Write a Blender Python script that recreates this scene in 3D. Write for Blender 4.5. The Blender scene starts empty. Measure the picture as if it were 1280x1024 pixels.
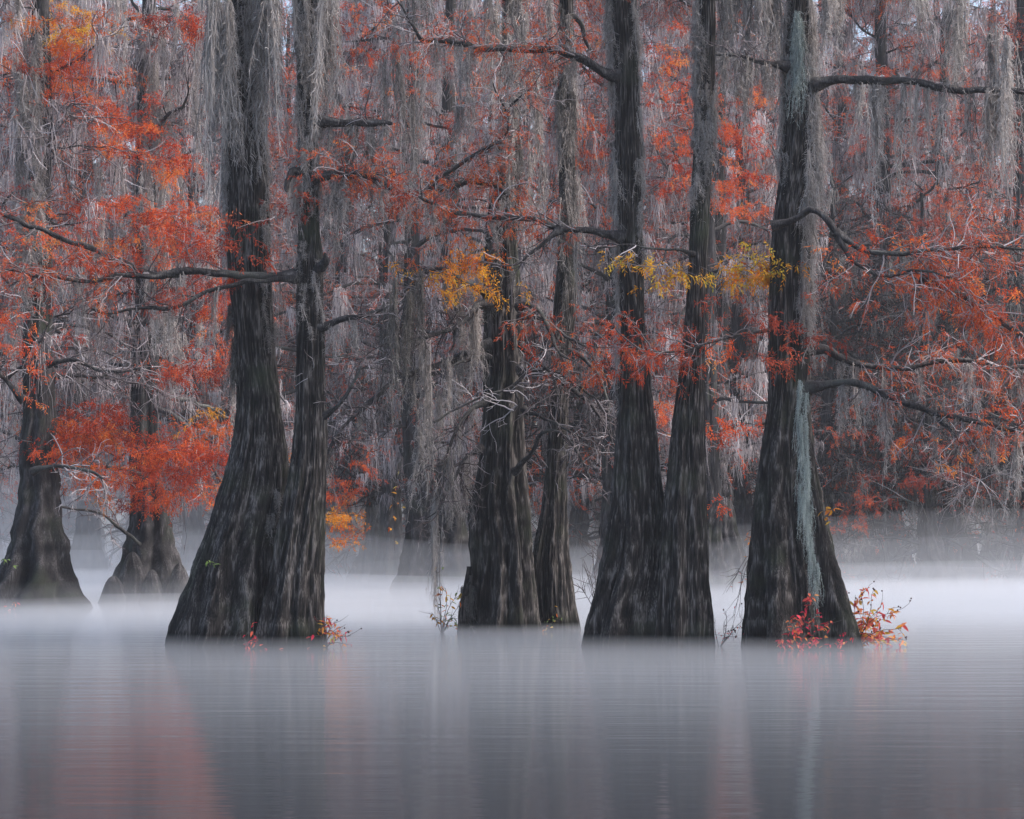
import bpy, math
import numpy as np

# ------------------------------------------------------------------ camera, sky, sun, exposure
SC = bpy.context.scene
COL = SC.collection
F = 3120.0            # focal length in photo pixels (1280 wide)
HC = 1.9              # camera height above the water
HY = 660.0            # horizon row
def P(px, py, D):
    return np.array([(px-640.0)/F*D, D, HC+(HY-py)/F*D])
cam = bpy.data.cameras.new('camera'); cam.sensor_width = 36; cam.lens = 36*F/1280
cam.shift_y = (HY-512)/1280.0; cam.clip_start = 0.1; cam.clip_end = 2000
co = bpy.data.objects.new('camera', cam); COL.objects.link(co)
co.location = (0, 0, HC); co.rotation_euler = (math.radians(90), 0, 0); SC.camera = co

SUN_EL, SUN_AZ = 52.0, 98.0      # azimuth clockwise from +Y (the view direction)
w = bpy.data.worlds.new('World'); SC.world = w; w.use_nodes = True
nt = w.node_tree; nt.nodes.clear()
sky = nt.nodes.new('ShaderNodeTexSky'); sky.sky_type = 'NISHITA'; sky.sun_disc = False
sky.sun_elevation = math.radians(SUN_EL); sky.sun_rotation = math.radians(SUN_AZ)
sky.dust_density = 2.5; sky.air_density = 1.0; sky.ozone_density = 1.0
bg = nt.nodes.new('ShaderNodeBackground'); bg.inputs[1].default_value = 0.10
wo = nt.nodes.new('ShaderNodeOutputWorld')
nt.links.new(sky.outputs[0], bg.inputs[0]); nt.links.new(bg.outputs[0], wo.inputs[0])
sl = bpy.data.lights.new('sun', 'SUN'); sl.energy = 1.5; sl.angle = math.radians(14); sl.color = (1.0, 0.93, 0.90)
so = bpy.data.objects.new('sun', sl); COL.objects.link(so)
e, a = math.radians(SUN_EL), math.radians(SUN_AZ)
from mathutils import Vector
sd = Vector((math.sin(a)*math.cos(e), math.cos(a)*math.cos(e), math.sin(e)))
so.rotation_euler = sd.to_track_quat('Z', 'Y').to_euler(); so.location = sd*60
SC.view_settings.view_transform = 'Standard'; SC.view_settings.look = 'None'
SC.view_settings.exposure = 1.72; SC.view_settings.gamma = 1.0; SC.view_settings.use_curve_mapping = False
SC.render.engine = 'CYCLES'
SC.cycles.max_bounces = 4; SC.cycles.diffuse_bounces = 2; SC.cycles.glossy_bounces = 2
SC.cycles.transmission_bounces = 3; SC.cycles.volume_bounces = 2; SC.cycles.transparent_max_bounces = 4
SC.cycles.use_denoising = True; SC.cycles.denoiser = 'OPENIMAGEDENOISE'
SC.cycles.adaptive_threshold = 0.008
SC.cycles.sample_clamp_indirect = 4.0

# ------------------------------------------------------------------ materials
def ramp(nd, stops):
    cr = nd.color_ramp
    while len(cr.elements) > len(stops): cr.elements.remove(cr.elements[-1])
    while len(cr.elements) < len(stops): cr.elements.new(0.5)
    for el, (p, c) in zip(cr.elements, stops):
        el.position = p; el.color = (*c, 1)
def newmat(name):
    m = bpy.data.materials.new(name); m.use_nodes = True
    t = m.node_tree; b = t.nodes['Principled BSDF']
    return m, t, b
def N(t, typ, **kw):
    n = t.nodes.new(typ)
    for k, v in kw.items(): setattr(n, k, v)
    return n

def bark_mat(name, dark, mid, light, moss=(0.05, 0.06, 0.035), base_green=True):
    m, t, b = newmat(name); L = t.links.new
    tc = N(t, 'ShaderNodeTexCoord')
    mp = N(t, 'ShaderNodeMapping'); mp.inputs['Scale'].default_value = (32, 32, 2.4)
    L(tc.outputs['Object'], mp.inputs[0])
    n1 = N(t, 'ShaderNodeTexNoise'); n1.inputs['Scale'].default_value = 1.0; n1.inputs['Detail'].default_value = 6; n1.inputs['Roughness'].default_value = 0.65
    L(mp.outputs[0], n1.inputs[0])
    mp2 = N(t, 'ShaderNodeMapping'); mp2.inputs['Scale'].default_value = (85, 85, 4.0)
    n3 = N(t, 'ShaderNodeTexNoise'); n3.inputs['Scale'].default_value = 1.0; n3.inputs['Detail'].default_value = 3
    L(tc.outputs['Object'], mp2.inputs[0]); L(mp2.outputs[0], n3.inputs[0])
    nm = N(t, 'ShaderNodeMath', operation='MULTIPLY_ADD'); nm.inputs[1].default_value = 0.55
    nh = N(t, 'ShaderNodeMath', operation='MULTIPLY'); nh.inputs[1].default_value = 0.45
    L(n3.outputs[0], nm.inputs[0]); L(n1.outputs[0], nh.inputs[0]); L(nh.outputs[0], nm.inputs[2])
    r1 = N(t, 'ShaderNodeValToRGB'); ramp(r1, [(0.38, dark), (0.52, mid), (0.68, light)])
    at = N(t, 'ShaderNodeAttribute'); at.attribute_name = 'rnd'
    mx = N(t, 'ShaderNodeMath', operation='MULTIPLY_ADD'); mx.inputs[1].default_value = 0.30
    ml = N(t, 'ShaderNodeMath', operation='MULTIPLY'); ml.inputs[1].default_value = 0.72
    L(at.outputs['Fac'], mx.inputs[0]); L(nm.outputs[0], ml.inputs[0]); L(ml.outputs[0], mx.inputs[2])
    L(mx.outputs[0], r1.inputs[0])
    n2 = N(t, 'ShaderNodeTexNoise'); n2.inputs['Scale'].default_value = 1.3; n2.inputs['Detail'].default_value = 5
    L(tc.outputs['Object'], n2.inputs[0])
    r2 = N(t, 'ShaderNodeValToRGB'); ramp(r2, [(0.52, (0, 0, 0)), (0.72, (0.55, 0.55, 0.55))])
    L(n2.outputs[0], r2.inputs[0])
    mix = N(t, 'ShaderNodeMix', data_type='RGBA'); L(r2.outputs[0], mix.inputs[0]); L(r1.outputs[0], mix.inputs[6])
    mix.inputs[7].default_value = (*moss, 1)
    sx = N(t, 'ShaderNodeSeparateXYZ'); L(tc.outputs['Object'], sx.inputs[0])
    ws = N(t, 'ShaderNodeMath', operation='MULTIPLY_ADD'); ws.inputs[1].default_value = -0.28; L(n2.outputs[0], ws.inputs[0]); L(sx.outputs[2], ws.inputs[2])
    mr = N(t, 'ShaderNodeMapRange'); mr.inputs[1].default_value = -0.02; mr.inputs[2].default_value = 0.10; mr.inputs[3].default_value = 0.35; mr.inputs[4].default_value = 1.0
    L(ws.outputs[0], mr.inputs[0])
    st = N(t, 'ShaderNodeMix', data_type='RGBA', blend_type='MULTIPLY'); st.inputs[0].default_value = 1.0
    L(mix.outputs[2], st.inputs[6]); L(mr.outputs[0], st.inputs[7]); L(st.outputs[2], b.inputs['Base Color'])
    b.inputs['Roughness'].default_value = 0.92; b.inputs['Specular IOR Level'].default_value = 0.2
    bp = N(t, 'ShaderNodeBump'); bp.inputs['Strength'].default_value = 1.0; bp.inputs['Distance'].default_value = 0.035
    L(nm.outputs[0], bp.inputs['Height']); L(bp.outputs[0], b.inputs['Normal'])
    return m

def strand_mat(name, stops, rough=0.9, trans=0.25, objvar=0.0):
    m, t, b = newmat(name); L = t.links.new
    at = N(t, 'ShaderNodeAttribute'); at.attribute_name = 'rnd'
    r = N(t, 'ShaderNodeValToRGB'); ramp(r, stops)
    if objvar:
        oi = N(t, 'ShaderNodeObjectInfo')
        ma = N(t, 'ShaderNodeMath', operation='MULTIPLY_ADD'); ma.inputs[1].default_value = objvar; ma.inputs[2].default_value = -objvar/2
        ad = N(t, 'ShaderNodeMath', operation='ADD')
        L(oi.outputs['Random'], ma.inputs[0]); L(ma.outputs[0], ad.inputs[0]); L(at.outputs['Fac'], ad.inputs[1]); L(ad.outputs[0], r.inputs[0])
    else:
        L(at.outputs['Fac'], r.inputs[0])
    t.nodes.remove(b)
    d = N(t, 'ShaderNodeBsdfDiffuse'); tr = N(t, 'ShaderNodeBsdfTranslucent'); ms = N(t, 'ShaderNodeMixShader')
    ms.inputs[0].default_value = trans
    L(r.outputs[0], d.inputs[0]); L(r.outputs[0], tr.inputs[0]); L(d.outputs[0], ms.inputs[1]); L(tr.outputs[0], ms.inputs[2])
    L(ms.outputs[0], t.nodes['Material Output'].inputs[0])
    return m

M = {}
M['bark'] = bark_mat('cypress_bark', (0.004, 0.0036, 0.0035), (0.036, 0.0305, 0.0275), (0.21, 0.186, 0.17))
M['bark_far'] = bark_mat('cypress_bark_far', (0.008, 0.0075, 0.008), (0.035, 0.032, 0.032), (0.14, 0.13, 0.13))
M['limb'] = bark_mat('limb_bark', (0.012, 0.011, 0.011), (0.045, 0.04, 0.04), (0.16, 0.15, 0.14), moss=(0.13, 0.14, 0.12))
M['twig'] = strand_mat('twig', [(0.0, (0.05, 0.04, 0.04)), (0.5, (0.15, 0.125, 0.125)), (1.0, (0.5, 0.46, 0.47))], trans=0.0)
M['twig_dark'] = strand_mat('shade_toned_twig', [(0.0, (0.015, 0.013, 0.013)), (0.6, (0.06, 0.052, 0.052)), (1.0, (0.22, 0.2, 0.2))], trans=0.0)  # twig colour darkened to carry the shade of the lower forest
M['moss'] = strand_mat('spanish_moss', [(0.0, (0.14, 0.128, 0.118)), (0.5, (0.42, 0.375, 0.345)), (1.0, (0.72, 0.66, 0.62))], trans=0.3, objvar=0.35)
M['moss_dark'] = strand_mat('dark_spanish_moss', [(0.0, (0.06, 0.055, 0.05)), (0.5, (0.165, 0.153, 0.138)), (1.0, (0.34, 0.32, 0.30))], trans=0.25, objvar=0.3)  # dark moss; on the low far bank trees it also stands for shade
M['moss_green'] = strand_mat('pale_green_moss', [(0.0, (0.16, 0.19, 0.17)), (0.5, (0.42, 0.47, 0.44)), (1.0, (0.72, 0.76, 0.72))], trans=0.25)
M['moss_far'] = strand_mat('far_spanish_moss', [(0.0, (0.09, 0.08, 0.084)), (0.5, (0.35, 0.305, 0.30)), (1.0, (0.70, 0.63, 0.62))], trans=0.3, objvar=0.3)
M['red'] = strand_mat('red_needles', [(0.0, (0.22, 0.03, 0.018)), (0.35, (0.58, 0.075, 0.028)), (0.75, (0.78, 0.17, 0.045)), (1.0, (0.82, 0.30, 0.07))], trans=0.5)
M['rust'] = strand_mat('rust_needles', [(0.0, (0.20, 0.035, 0.025)), (0.5, (0.50, 0.095, 0.05)), (1.0, (0.68, 0.22, 0.09))], trans=0.5)
M['gold'] = strand_mat('gold_needles', [(0.0, (0.55, 0.12, 0.02)), (0.35, (0.76, 0.32, 0.03)), (0.75, (0.74, 0.46, 0.05)), (1.0, (0.42, 0.42, 0.07))], trans=0.5)
M['leaf_red'] = strand_mat('shrub_leaf_red', [(0.0, (0.62, 0.06, 0.08)), (0.5, (0.8, 0.17, 0.11)), (1.0, (0.8, 0.36, 0.10))], trans=0.45, objvar=1.0)
M['leaf_crimson'] = strand_mat('shrub_leaf_crimson', [(0.0, (0.35, 0.015, 0.04)), (0.6, (0.62, 0.05, 0.09)), (1.0, (0.7, 0.16, 0.08))], trans=0.3, objvar=1.0)
M['leaf_yellow'] = strand_mat('leaf_yellow', [(0.0, (0.55, 0.12, 0.03)), (0.5, (0.72, 0.36, 0.05)), (1.0, (0.6, 0.5, 0.1))], trans=0.45, objvar=1.0)
M['leaf_green'] = strand_mat('leaf_green', [(0.0, (0.10, 0.17, 0.04)), (1.0, (0.25, 0.33, 0.10))], trans=0.3, objvar=1.0)
M['berry'] = strand_mat('berry', [(0.0, (0.03, 0.01, 0.015)), (1.0, (0.09, 0.03, 0.03))], trans=0.0)

def water_mat():
    m, t, b = newmat('still_water'); L = t.links.new
    b.inputs['Base Color'].default_value = (0.022, 0.024, 0.028, 1); b.inputs['IOR'].default_value = 1.33
    b.inputs['Roughness'].default_value = 0.10
    tc = N(t, 'ShaderNodeTexCoord')
    def layer(sx, sy, detail):
        mp = N(t, 'ShaderNodeMapping'); mp.inputs['Scale'].default_value = (sx, sy, 1)
        L(tc.outputs['Object'], mp.inputs[0])
        n = N(t, 'ShaderNodeTexNoise'); n.inputs['Scale'].default_value = 1.0; n.inputs['Detail'].default_value = detail
        L(mp.outputs[0], n.inputs[0]); return n
    n1 = layer(0.35, 2.2, 3); n2 = layer(1.6, 9.0, 2)
    ad = N(t, 'ShaderNodeMath', operation='MULTIPLY_ADD'); ad.inputs[1].default_value = 0.25
    L(n2.outputs[0], ad.inputs[0]); L(n1.outputs[0], ad.inputs[2])
    bp = N(t, 'ShaderNodeBump'); bp.inputs['Strength'].default_value = 0.14; bp.inputs['Distance'].default_value = 0.05
    L(ad.outputs[0], bp.inputs['Height']); L(bp.outputs[0], b.inputs['Normal'])
    return m
M['water'] = water_mat()
def vol_mat(name, density, color, aniso=0.2):
    m = bpy.data.materials.new(name); m.use_nodes = True; t = m.node_tree; t.nodes.clear()
    v = N(t, 'ShaderNodeVolumePrincipled'); v.inputs['Color'].default_value = (*color, 1)
    v.inputs['Density'].default_value = density; v.inputs['Anisotropy'].default_value = aniso
    o = N(t, 'ShaderNodeOutputMaterial'); t.links.new(v.outputs[0], o.inputs['Volume'])
    return m

# ------------------------------------------------------------------ mesh helpers
def rg(s): return np.random.default_rng(s)
def nrm(v): return v/np.maximum(np.linalg.norm(v, axis=-1, keepdims=True), 1e-9)

class MB:
    """collects quads as numpy arrays"""
    def __init__(s): s.v = []; s.f = []; s.r = []; s.n = 0
    def add(s, v, f, r):
        v = np.asarray(v, float).reshape(-1, 3); s.v.append(v); s.f.append(np.asarray(f).reshape(-1, 4)+s.n)
        s.r.append(np.broadcast_to(np.asarray(r, float), (len(v),))); s.n += len(v); return s
    def tubes(s, C, R, sides, r=0.5):
        C = np.asarray(C, float); Nn, K, _ = C.shape; R = np.broadcast_to(R, (Nn, K))
        T = np.gradient(C, axis=1); T = nrm(T)
        ref = np.where(np.abs(T[:, :1, 2:3]) > 0.8, np.array([1., 0, 0]), np.array([0, 0, 1.]))
        ref = np.broadcast_to(ref, T.shape)
        A = nrm(np.cross(T, ref)); B = np.cross(T, A)
        th = np.arange(sides)/sides*2*np.pi
        V = C[:, :, None]+R[:, :, None, None]*(A[:, :, None]*np.cos(th)[:, None]+B[:, :, None]*np.sin(th)[:, None])
        idx = np.arange(Nn*K*sides).reshape(Nn, K, sides)
        nx = np.roll(idx, -1, 2)
        f = np.stack([idx[:, :-1], nx[:, :-1], nx[:, 1:], idx[:, 1:]], -1)
        rr = np.broadcast_to(np.asarray(r, float).reshape(-1, 1, 1) if np.ndim(r) else r, (Nn, K, sides)).reshape(-1)
        return s.add(V, f, rr)
    def ribbons(s, C, W, S, r=0.5):
        C = np.asarray(C, float); Nn, K, _ = C.shape; W = np.broadcast_to(W, (Nn, K))
        off = S[:, None, :]*W[:, :, None]*0.5
        V = np.stack([C-off, C+off], 2)
        idx = np.arange(Nn*K*2).reshape(Nn, K, 2)
        f = np.stack([idx[:, :-1, 0], idx[:, :-1, 1], idx[:, 1:, 1], idx[:, 1:, 0]], -1)
        rr = np.broadcast_to(np.asarray(r, float).reshape(-1, 1, 1) if np.ndim(r) else r, (Nn, K, 2)).reshape(-1)
        return s.add(V, f, rr)
    def diamonds(s, B, Dv, L, W, rng, r=0.5, roll=None):
        n = len(B); S = nrm(np.cross(Dv, rng.normal(size=(n, 3)) if roll is None else roll))
        L = np.broadcast_to(L, (n,))[:, None]; W = np.broadcast_to(W, (n,))[:, None]
        V = np.stack([B, B+Dv*L*0.45+S*W*0.5, B+Dv*L, B+Dv*L*0.45-S*W*0.5], 1)
        f = np.arange(n*4).reshape(n, 4)
        rr = np.repeat(np.broadcast_to(np.asarray(r, float), (n,)), 4)
        return s.add(V, f, rr)
    def mesh(s, name, mat, origin=(0, 0, 0), smooth=False):
        v = np.concatenate(s.v)-np.asarray(origin, float); f = np.concatenate(s.f); r = np.concatenate(s.r)
        me = bpy.data.meshes.new(name)
        me.vertices.add(len(v)); me.vertices.foreach_set('co', v.astype(np.float32).ravel())
        me.loops.add(len(f)*4); me.loops.foreach_set('vertex_index', f.astype(np.int32).ravel())
        me.polygons.add(len(f)); me.polygons.foreach_set('loop_start', (np.arange(len(f))*4).astype(np.int32))
        if smooth: me.polygons.foreach_set('use_smooth', np.ones(len(f), bool))
        at = me.attributes.new('rnd', 'FLOAT', 'POINT'); at.data.foreach_set('value', r.astype(np.float32))
        me.update(calc_edges=True); me.materials.append(mat)
        return me
    def build(s, name, mat, parent=None, smooth=False, kind=None):
        org = np.array(parent['_org']) if parent is not None and '_org' in parent.keys() else np.zeros(3)
        o = bpy.data.objects.new(name, s.mesh(name, mat, org, smooth)); COL.objects.link(o)
        if parent is not None: o.parent = parent; o['_org'] = tuple(org)
        if kind: o['kind'] = kind
        return o

def thing(name, label, cat, loc, group=None):
    o = bpy.data.objects.new(name, None); COL.objects.link(o); o.location = loc; o['_org'] = tuple(float(x) for x in loc)
    o['label'] = label; o['category'] = cat; o.empty_display_size = 0.3
    if group: o['group'] = group
    return o

def vnoise(u, v, nu, nv, rng):
    """periodic in u (0..1), v 0..1, returns 0..1"""
    g = rng.random((nu, nv+2)); x = (u % 1.0)*nu; y = np.clip(v, 0, 1)*nv
    i = np.floor(x).astype(int); j = np.floor(y).astype(int); fx = x-i; fy = y-j
    fx = fx*fx*(3-2*fx); fy = fy*fy*(3-2*fy); i0 = i % nu; i1 = (i+1) % nu; j = np.clip(j, 0, nv)
    return (g[i0, j]*(1-fx)+g[i1, j]*fx)*(1-fy)+(g[i0, j+1]*(1-fx)+g[i1, j+1]*fx)*fy

def smooth1(a, k):
    ker = np.hanning(2*k+3)[1:-1]; ker /= ker.sum()
    return np.convolve(np.pad(a, k, mode='edge'), ker, 'valid')

def crom(pts, K):
    pts = np.asarray(pts, float); n = len(pts)
    q = np.concatenate([[2*pts[0]-pts[1]], pts, [2*pts[-1]-pts[-2]]])
    d = np.concatenate([[0], np.cumsum(np.linalg.norm(np.diff(pts, axis=0), axis=1))])
    t = np.interp(np.linspace(0, d[-1], K), d, np.arange(n)); i = np.minimum(t.astype(int), n-2); u = (t-i)[:, None]
    p0, p1, p2, p3 = q[i], q[i+1], q[i+2], q[i+3]
    return 0.5*(2*p1+(p2-p0)*u+(2*p0-5*p1+4*p2-p3)*u**2+(3*p1-p0-3*p2+p3)*u**3)

def trunk_mesh(cx, cy, R, z, seed, nth=210, lobes=6, lobe_amp=0.22, ridge=0.015, nridge=62):
    rng = rg(seed); nz = len(z); th = np.arange(nth)/nth; U, Zi = np.meshgrid(th, np.linspace(0, 1, nz))
    Rup = np.percentile(R, 25); fl = np.clip(R/Rup-1, 0, 2.2)/2.2
    span = z[-1]-z[0]
    tw = 0.05*(vnoise(U*0, Zi, 3, int(span*0.6)+2, rng)-0.5)+0.010*(vnoise(U, Zi, 14, int(span*1.6)+2, rng)-0.5)
    Ut = U+tw
    lob = np.zeros_like(U)
    for k in (lobes-2, lobes, lobes+3):
        lob += np.cos(2*np.pi*(k*Ut+rng.random()))/3
    lob = np.sign(lob)*np.abs(lob)**0.8
    a = 1-np.abs(2*vnoise(Ut, Zi, nridge, int(span*1.7)+2, rng)-1)
    b = 1-np.abs(2*vnoise(Ut, Zi, nridge*2, int(span*3)+2, rng)-1)
    c = vnoise(U, Zi, 9, int(span*1.2)+2, rng)-0.5
    d3 = vnoise(Ut, Zi, nridge*2, int(span*9)+2, rng)
    h = 0.55*a**1.5+0.33*b+0.12*d3
    rad = R[:, None]*(1+lob*(0.03+lobe_amp*fl[:, None])+0.06*c)+ridge*(h-0.5)*2.6*(0.6+0.8*np.minimum(R[:, None]/0.4, 1.5))
    ang = 2*np.pi*U
    V = np.stack([cx[:, None]+rad*np.cos(ang), cy[:, None]+rad*np.sin(ang), np.broadcast_to(z[:, None], rad.shape)], -1)
    idx = np.arange(nz*nth).reshape(nz, nth); nx = np.roll(idx, -1, 1)
    f = np.stack([idx[:-1], nx[:-1], nx[1:], idx[1:]], -1)
    m = MB(); m.add(V, f, np.clip(h*1.25-0.3, 0, 1).ravel())
    return m

class Tree: pass
def front_tree(label, prof, D, seed, ztop=17.0, group=None, nz=205, **kw):
    """prof: (py, left px, right px) rows from the water line upwards, read off at depth D"""
    s = D/F; prof = sorted(prof, key=lambda q: -q[0])
    z = np.array([HC+(HY-q[0])*s for q in prof]); c = np.array([((q[1]+q[2])/2-640)*s for q in prof]); r = np.array([(q[2]-q[1])/2*s for q in prof])
    slope = (c[-1]-c[-3])/(z[-1]-z[-3]+1e-6)*0.5
    z = np.concatenate([[-0.7], z, [ztop]]); c = np.concatenate([[c[0]], c, [c[-1]+slope*(ztop-z[-2])]])
    r = np.concatenate([[r[0]*1.1], r, [max(r[-1]*0.35, 0.05)]])
    zz = np.linspace(-0.7, ztop, nz) if ztop < 12 else np.concatenate([np.linspace(-0.7, 11.2, nz-24), np.linspace(11.5, ztop, 24)]); cx = smooth1(np.interp(zz, z, c), 3); rr = smooth1(np.interp(zz, z, r), 3)
    t = Tree(); t.D = D; t.z, t.cx, t.r = zz, cx, rr
    t.cy = np.full(nz, float(D))
    t.root = thing('cypress_tree', label, 'tree', (float(np.interp(0, zz, cx)), D, 0), group)
    t.trunk = trunk_mesh(cx, t.cy, rr, zz, seed, **kw).build('trunk', M['bark'], t.root, smooth=True)
    return t
def on_trunk(t, z): return np.interp(z, t.z, t.cx), np.interp(z, t.z, t.r)

# ------------------------------------------------------------------ growing things
def spawn(C, n, lo, hi, K, rng, spread=1.0, grav=0.0, wig=0.25, tmin=0.15, flat=1.0):
    """n child curves from random places on the curves C[N,K0,3]"""
    Nn, K0, _ = C.shape; i = rng.integers(0, Nn, n); t = (tmin+(1-tmin)*rng.random(n))*(K0-1.001)
    j = t.astype(int); u = (t-j)[:, None]
    p = C[i, j]*(1-u)+C[i, j+1]*u; tg = nrm(C[i, j+1]-C[i, j])
    rnd = rng.normal(size=(n, 3)); rnd[:, 2] *= flat
    d = nrm(tg*0.9+nrm(rnd)*spread)
    L = lo+(hi-lo)*rng.random(n)
    return grow(p, d, L, K, rng, grav, wig), i, t/(K0-1)
def grow(p, d, L, K, rng, grav=0.0, wig=0.25):
    out = [p]; d = d.copy()
    for k in range(K-1):
        d = nrm(d+rng.normal(size=d.shape)*wig+np.array([0, 0, -grav])); out.append(out[-1]+d*(L/(K-1))[:, None])
    return np.stack(out, 1)

def needles(mb, C, n, rng, L=(0.10, 0.2), m=9, leaf=(0.035, 0.06), wd=0.010, droop=0.35, hue=(0.0, 1.0), tmin=0.1, spread=0.9, hoff=None):
    """feathery branchlets with m leaflets each along curves C"""
    X, i, t = spawn(C, n, L[0], L[1], 4, rng, spread=spread, grav=droop, wig=0.2, tmin=tmin)
    tt = (np.arange(m)+0.6)/m*2.99; j = tt.astype(int); u = (tt-j)[None, :, None]
    B = X[:, j]*(1-u)+X[:, np.minimum(j+1, 3)]*u
    tg = nrm(X[:, 1:][:, j]-X[:, j])
    sd = nrm(np.cross(X[:, -1]-X[:, 0], rng.normal(size=(n, 3))))[:, None, :]
    sg = np.where(np.arange(m) % 2 == 0, 1.0, -1.0)[None, :, None]
    Dv = nrm(tg*0.75+sd*sg*0.75+rng.normal(size=B.shape)*0.22+np.array([0, 0, -0.2]))
    h = hue[0]+(hue[1]-hue[0])*np.clip(rng.normal(0.5, 0.22, n), 0, 1)
    if hoff is not None: h = h+hoff[i]
    hh = np.clip(np.repeat(h, m)+rng.normal(0, 0.08, n*m), 0, 1)
    LL = (leaf[0]+(leaf[1]-leaf[0])*rng.random(n*m))
    mb.diamonds(B.reshape(-1, 3), Dv.reshape(-1, 3), LL, wd*(0.7+0.6*rng.random(n*m)), rng, hh)
    return mb

def moss_strands(mb, p, L, rng, n_rib=3, w=0.022, K=5, spread=0.035, fr=4, wig=0.19, h=None):
    """ragged hanging strands from points p[n,3] with lengths L[n]"""
    n = len(p); h = np.clip(rng.normal(0.5, 0.22, n), 0, 1) if h is None else h
    for k in range(n_rib):
        f = 0.45+0.55*rng.random(n) if k else np.ones(n)
        o = rng.normal(size=(n, 3))*np.array([spread, spread, 0.02])
        d = nrm(rng.normal(size=(n, 3))*0.12+np.array([0, 0, -1.0]))
        C = grow(p+o, d, L*f, K, rng, 0.35, wig)
        W = w*(0.45+1.1*rng.random((n, K)))*np.linspace(1.1, 0.25, K)
        mb.ribbons(C, W, nrm(rng.normal(size=(n, 3))*np.array([1, 1, 0.1])), np.clip(h+rng.normal(0, 0.12, n), 0, 1))
        if fr:
            B, i, t = spawn(C, n*fr//n_rib+1, 0.05, 0.14, 3, rng, spread=0.9, grav=0.3, wig=0.3)
            mb.ribbons(B, np.array([1, .8, .3])*w*0.5, nrm(rng.normal(size=(len(B), 3))), np.clip(h[i]+rng.normal(0, 0.2, len(B)), 0, 1))
    return mb

def beard_mesh(seed, mat, name):
    """one hanging beard of moss, 1 m long, made of sub strands and curly fibres"""
    rng = rg(seed); mb = MB(); ns = 9
    p = rng.normal(size=(ns, 3))*np.array([0.035, 0.035, 0.02]); L = 0.35+0.65*rng.random(ns); L[0] = 1.0
    C = grow(p, np.tile([0, 0, -1.0], (ns, 1)), L, 12, rng, 0.45, 0.16)
    mb.ribbons(C, 0.016*np.linspace(1.2, 0.3, 12), nrm(rng.normal(size=(ns, 3))*np.array([1, 1, 0])), rng.random(ns)*0.5+0.1)
    X, i, t = spawn(C, 520, 0.05, 0.15, 4, rng, spread=1.0, grav=0.35, wig=0.45, tmin=0.0)
    mb.ribbons(X, 0.0055*np.array([1, 1, 0.8, 0.4]), nrm(rng.normal(size=(520, 3))), np.clip(rng.normal(0.5, 0.24, 520), 0, 1))
    return mb.mesh(name, mat)
BEARDS = [beard_mesh(900+k, M['moss'], 'moss_beard') for k in range(7)]
BEARDS_D = [beard_mesh(930+k, M['moss_dark'], 'moss_beard') for k in range(5)]
BEARDS_G = [beard_mesh(960+k, M['moss_green'], 'moss_beard') for k in range(3)]
def beard(parent, p, L, rng, wid=1.0, pool=BEARDS):
    o = bpy.data.objects.new('moss_beard', pool[rng.integers(len(pool))]); COL.objects.link(o); o.parent = parent
    o.location = np.asarray(p)-np.array(parent['_org']); o.rotation_euler = (rng.normal()*0.04, rng.normal()*0.04, rng.random()*6.28)
    wd = wid*(0.75+0.5*rng.random())*(0.75+0.35*min(L, 2)); o.scale = (wd, wd, L)
    return o
def moss_rect(t, x0, x1, y0, y1, l0, l1, n, D, seed, wid=1.0, pool=BEARDS, dd=0.3):
    """n beards whose tops lie in the photo rectangle, lengths in photo px"""
    rng = rg(seed)
    for _ in range(n):
        d = D+rng.normal()*dd
        beard(t.root, P(x0+(x1-x0)*rng.random(), y0+(y1-y0)*rng.random(), d), (l0+(l1-l0)*rng.random())*d/F, rng, wid, pool)
def moss_on_trunk(t, y0, y1, n, seed, lens=(30, 70), wid=0.8, pool=BEARDS, a0=-170, a1=-10, off=0.02):
    """beards clinging to the camera side of a trunk between two photo rows"""
    rng = rg(seed); s = t.D/F
    for _ in range(n):
        z = HC+(HY-(y0+(y1-y0)*rng.random()))*s; cx, r = on_trunk(t, z); a = math.radians(a0+(a1-a0)*rng.random())
        beard(t.root, (cx+math.cos(a)*(r+off), t.D+math.sin(a)*(r+off), z), (lens[0]+(lens[1]-lens[0])*rng.random())*s, rng, wid, pool)

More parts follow.
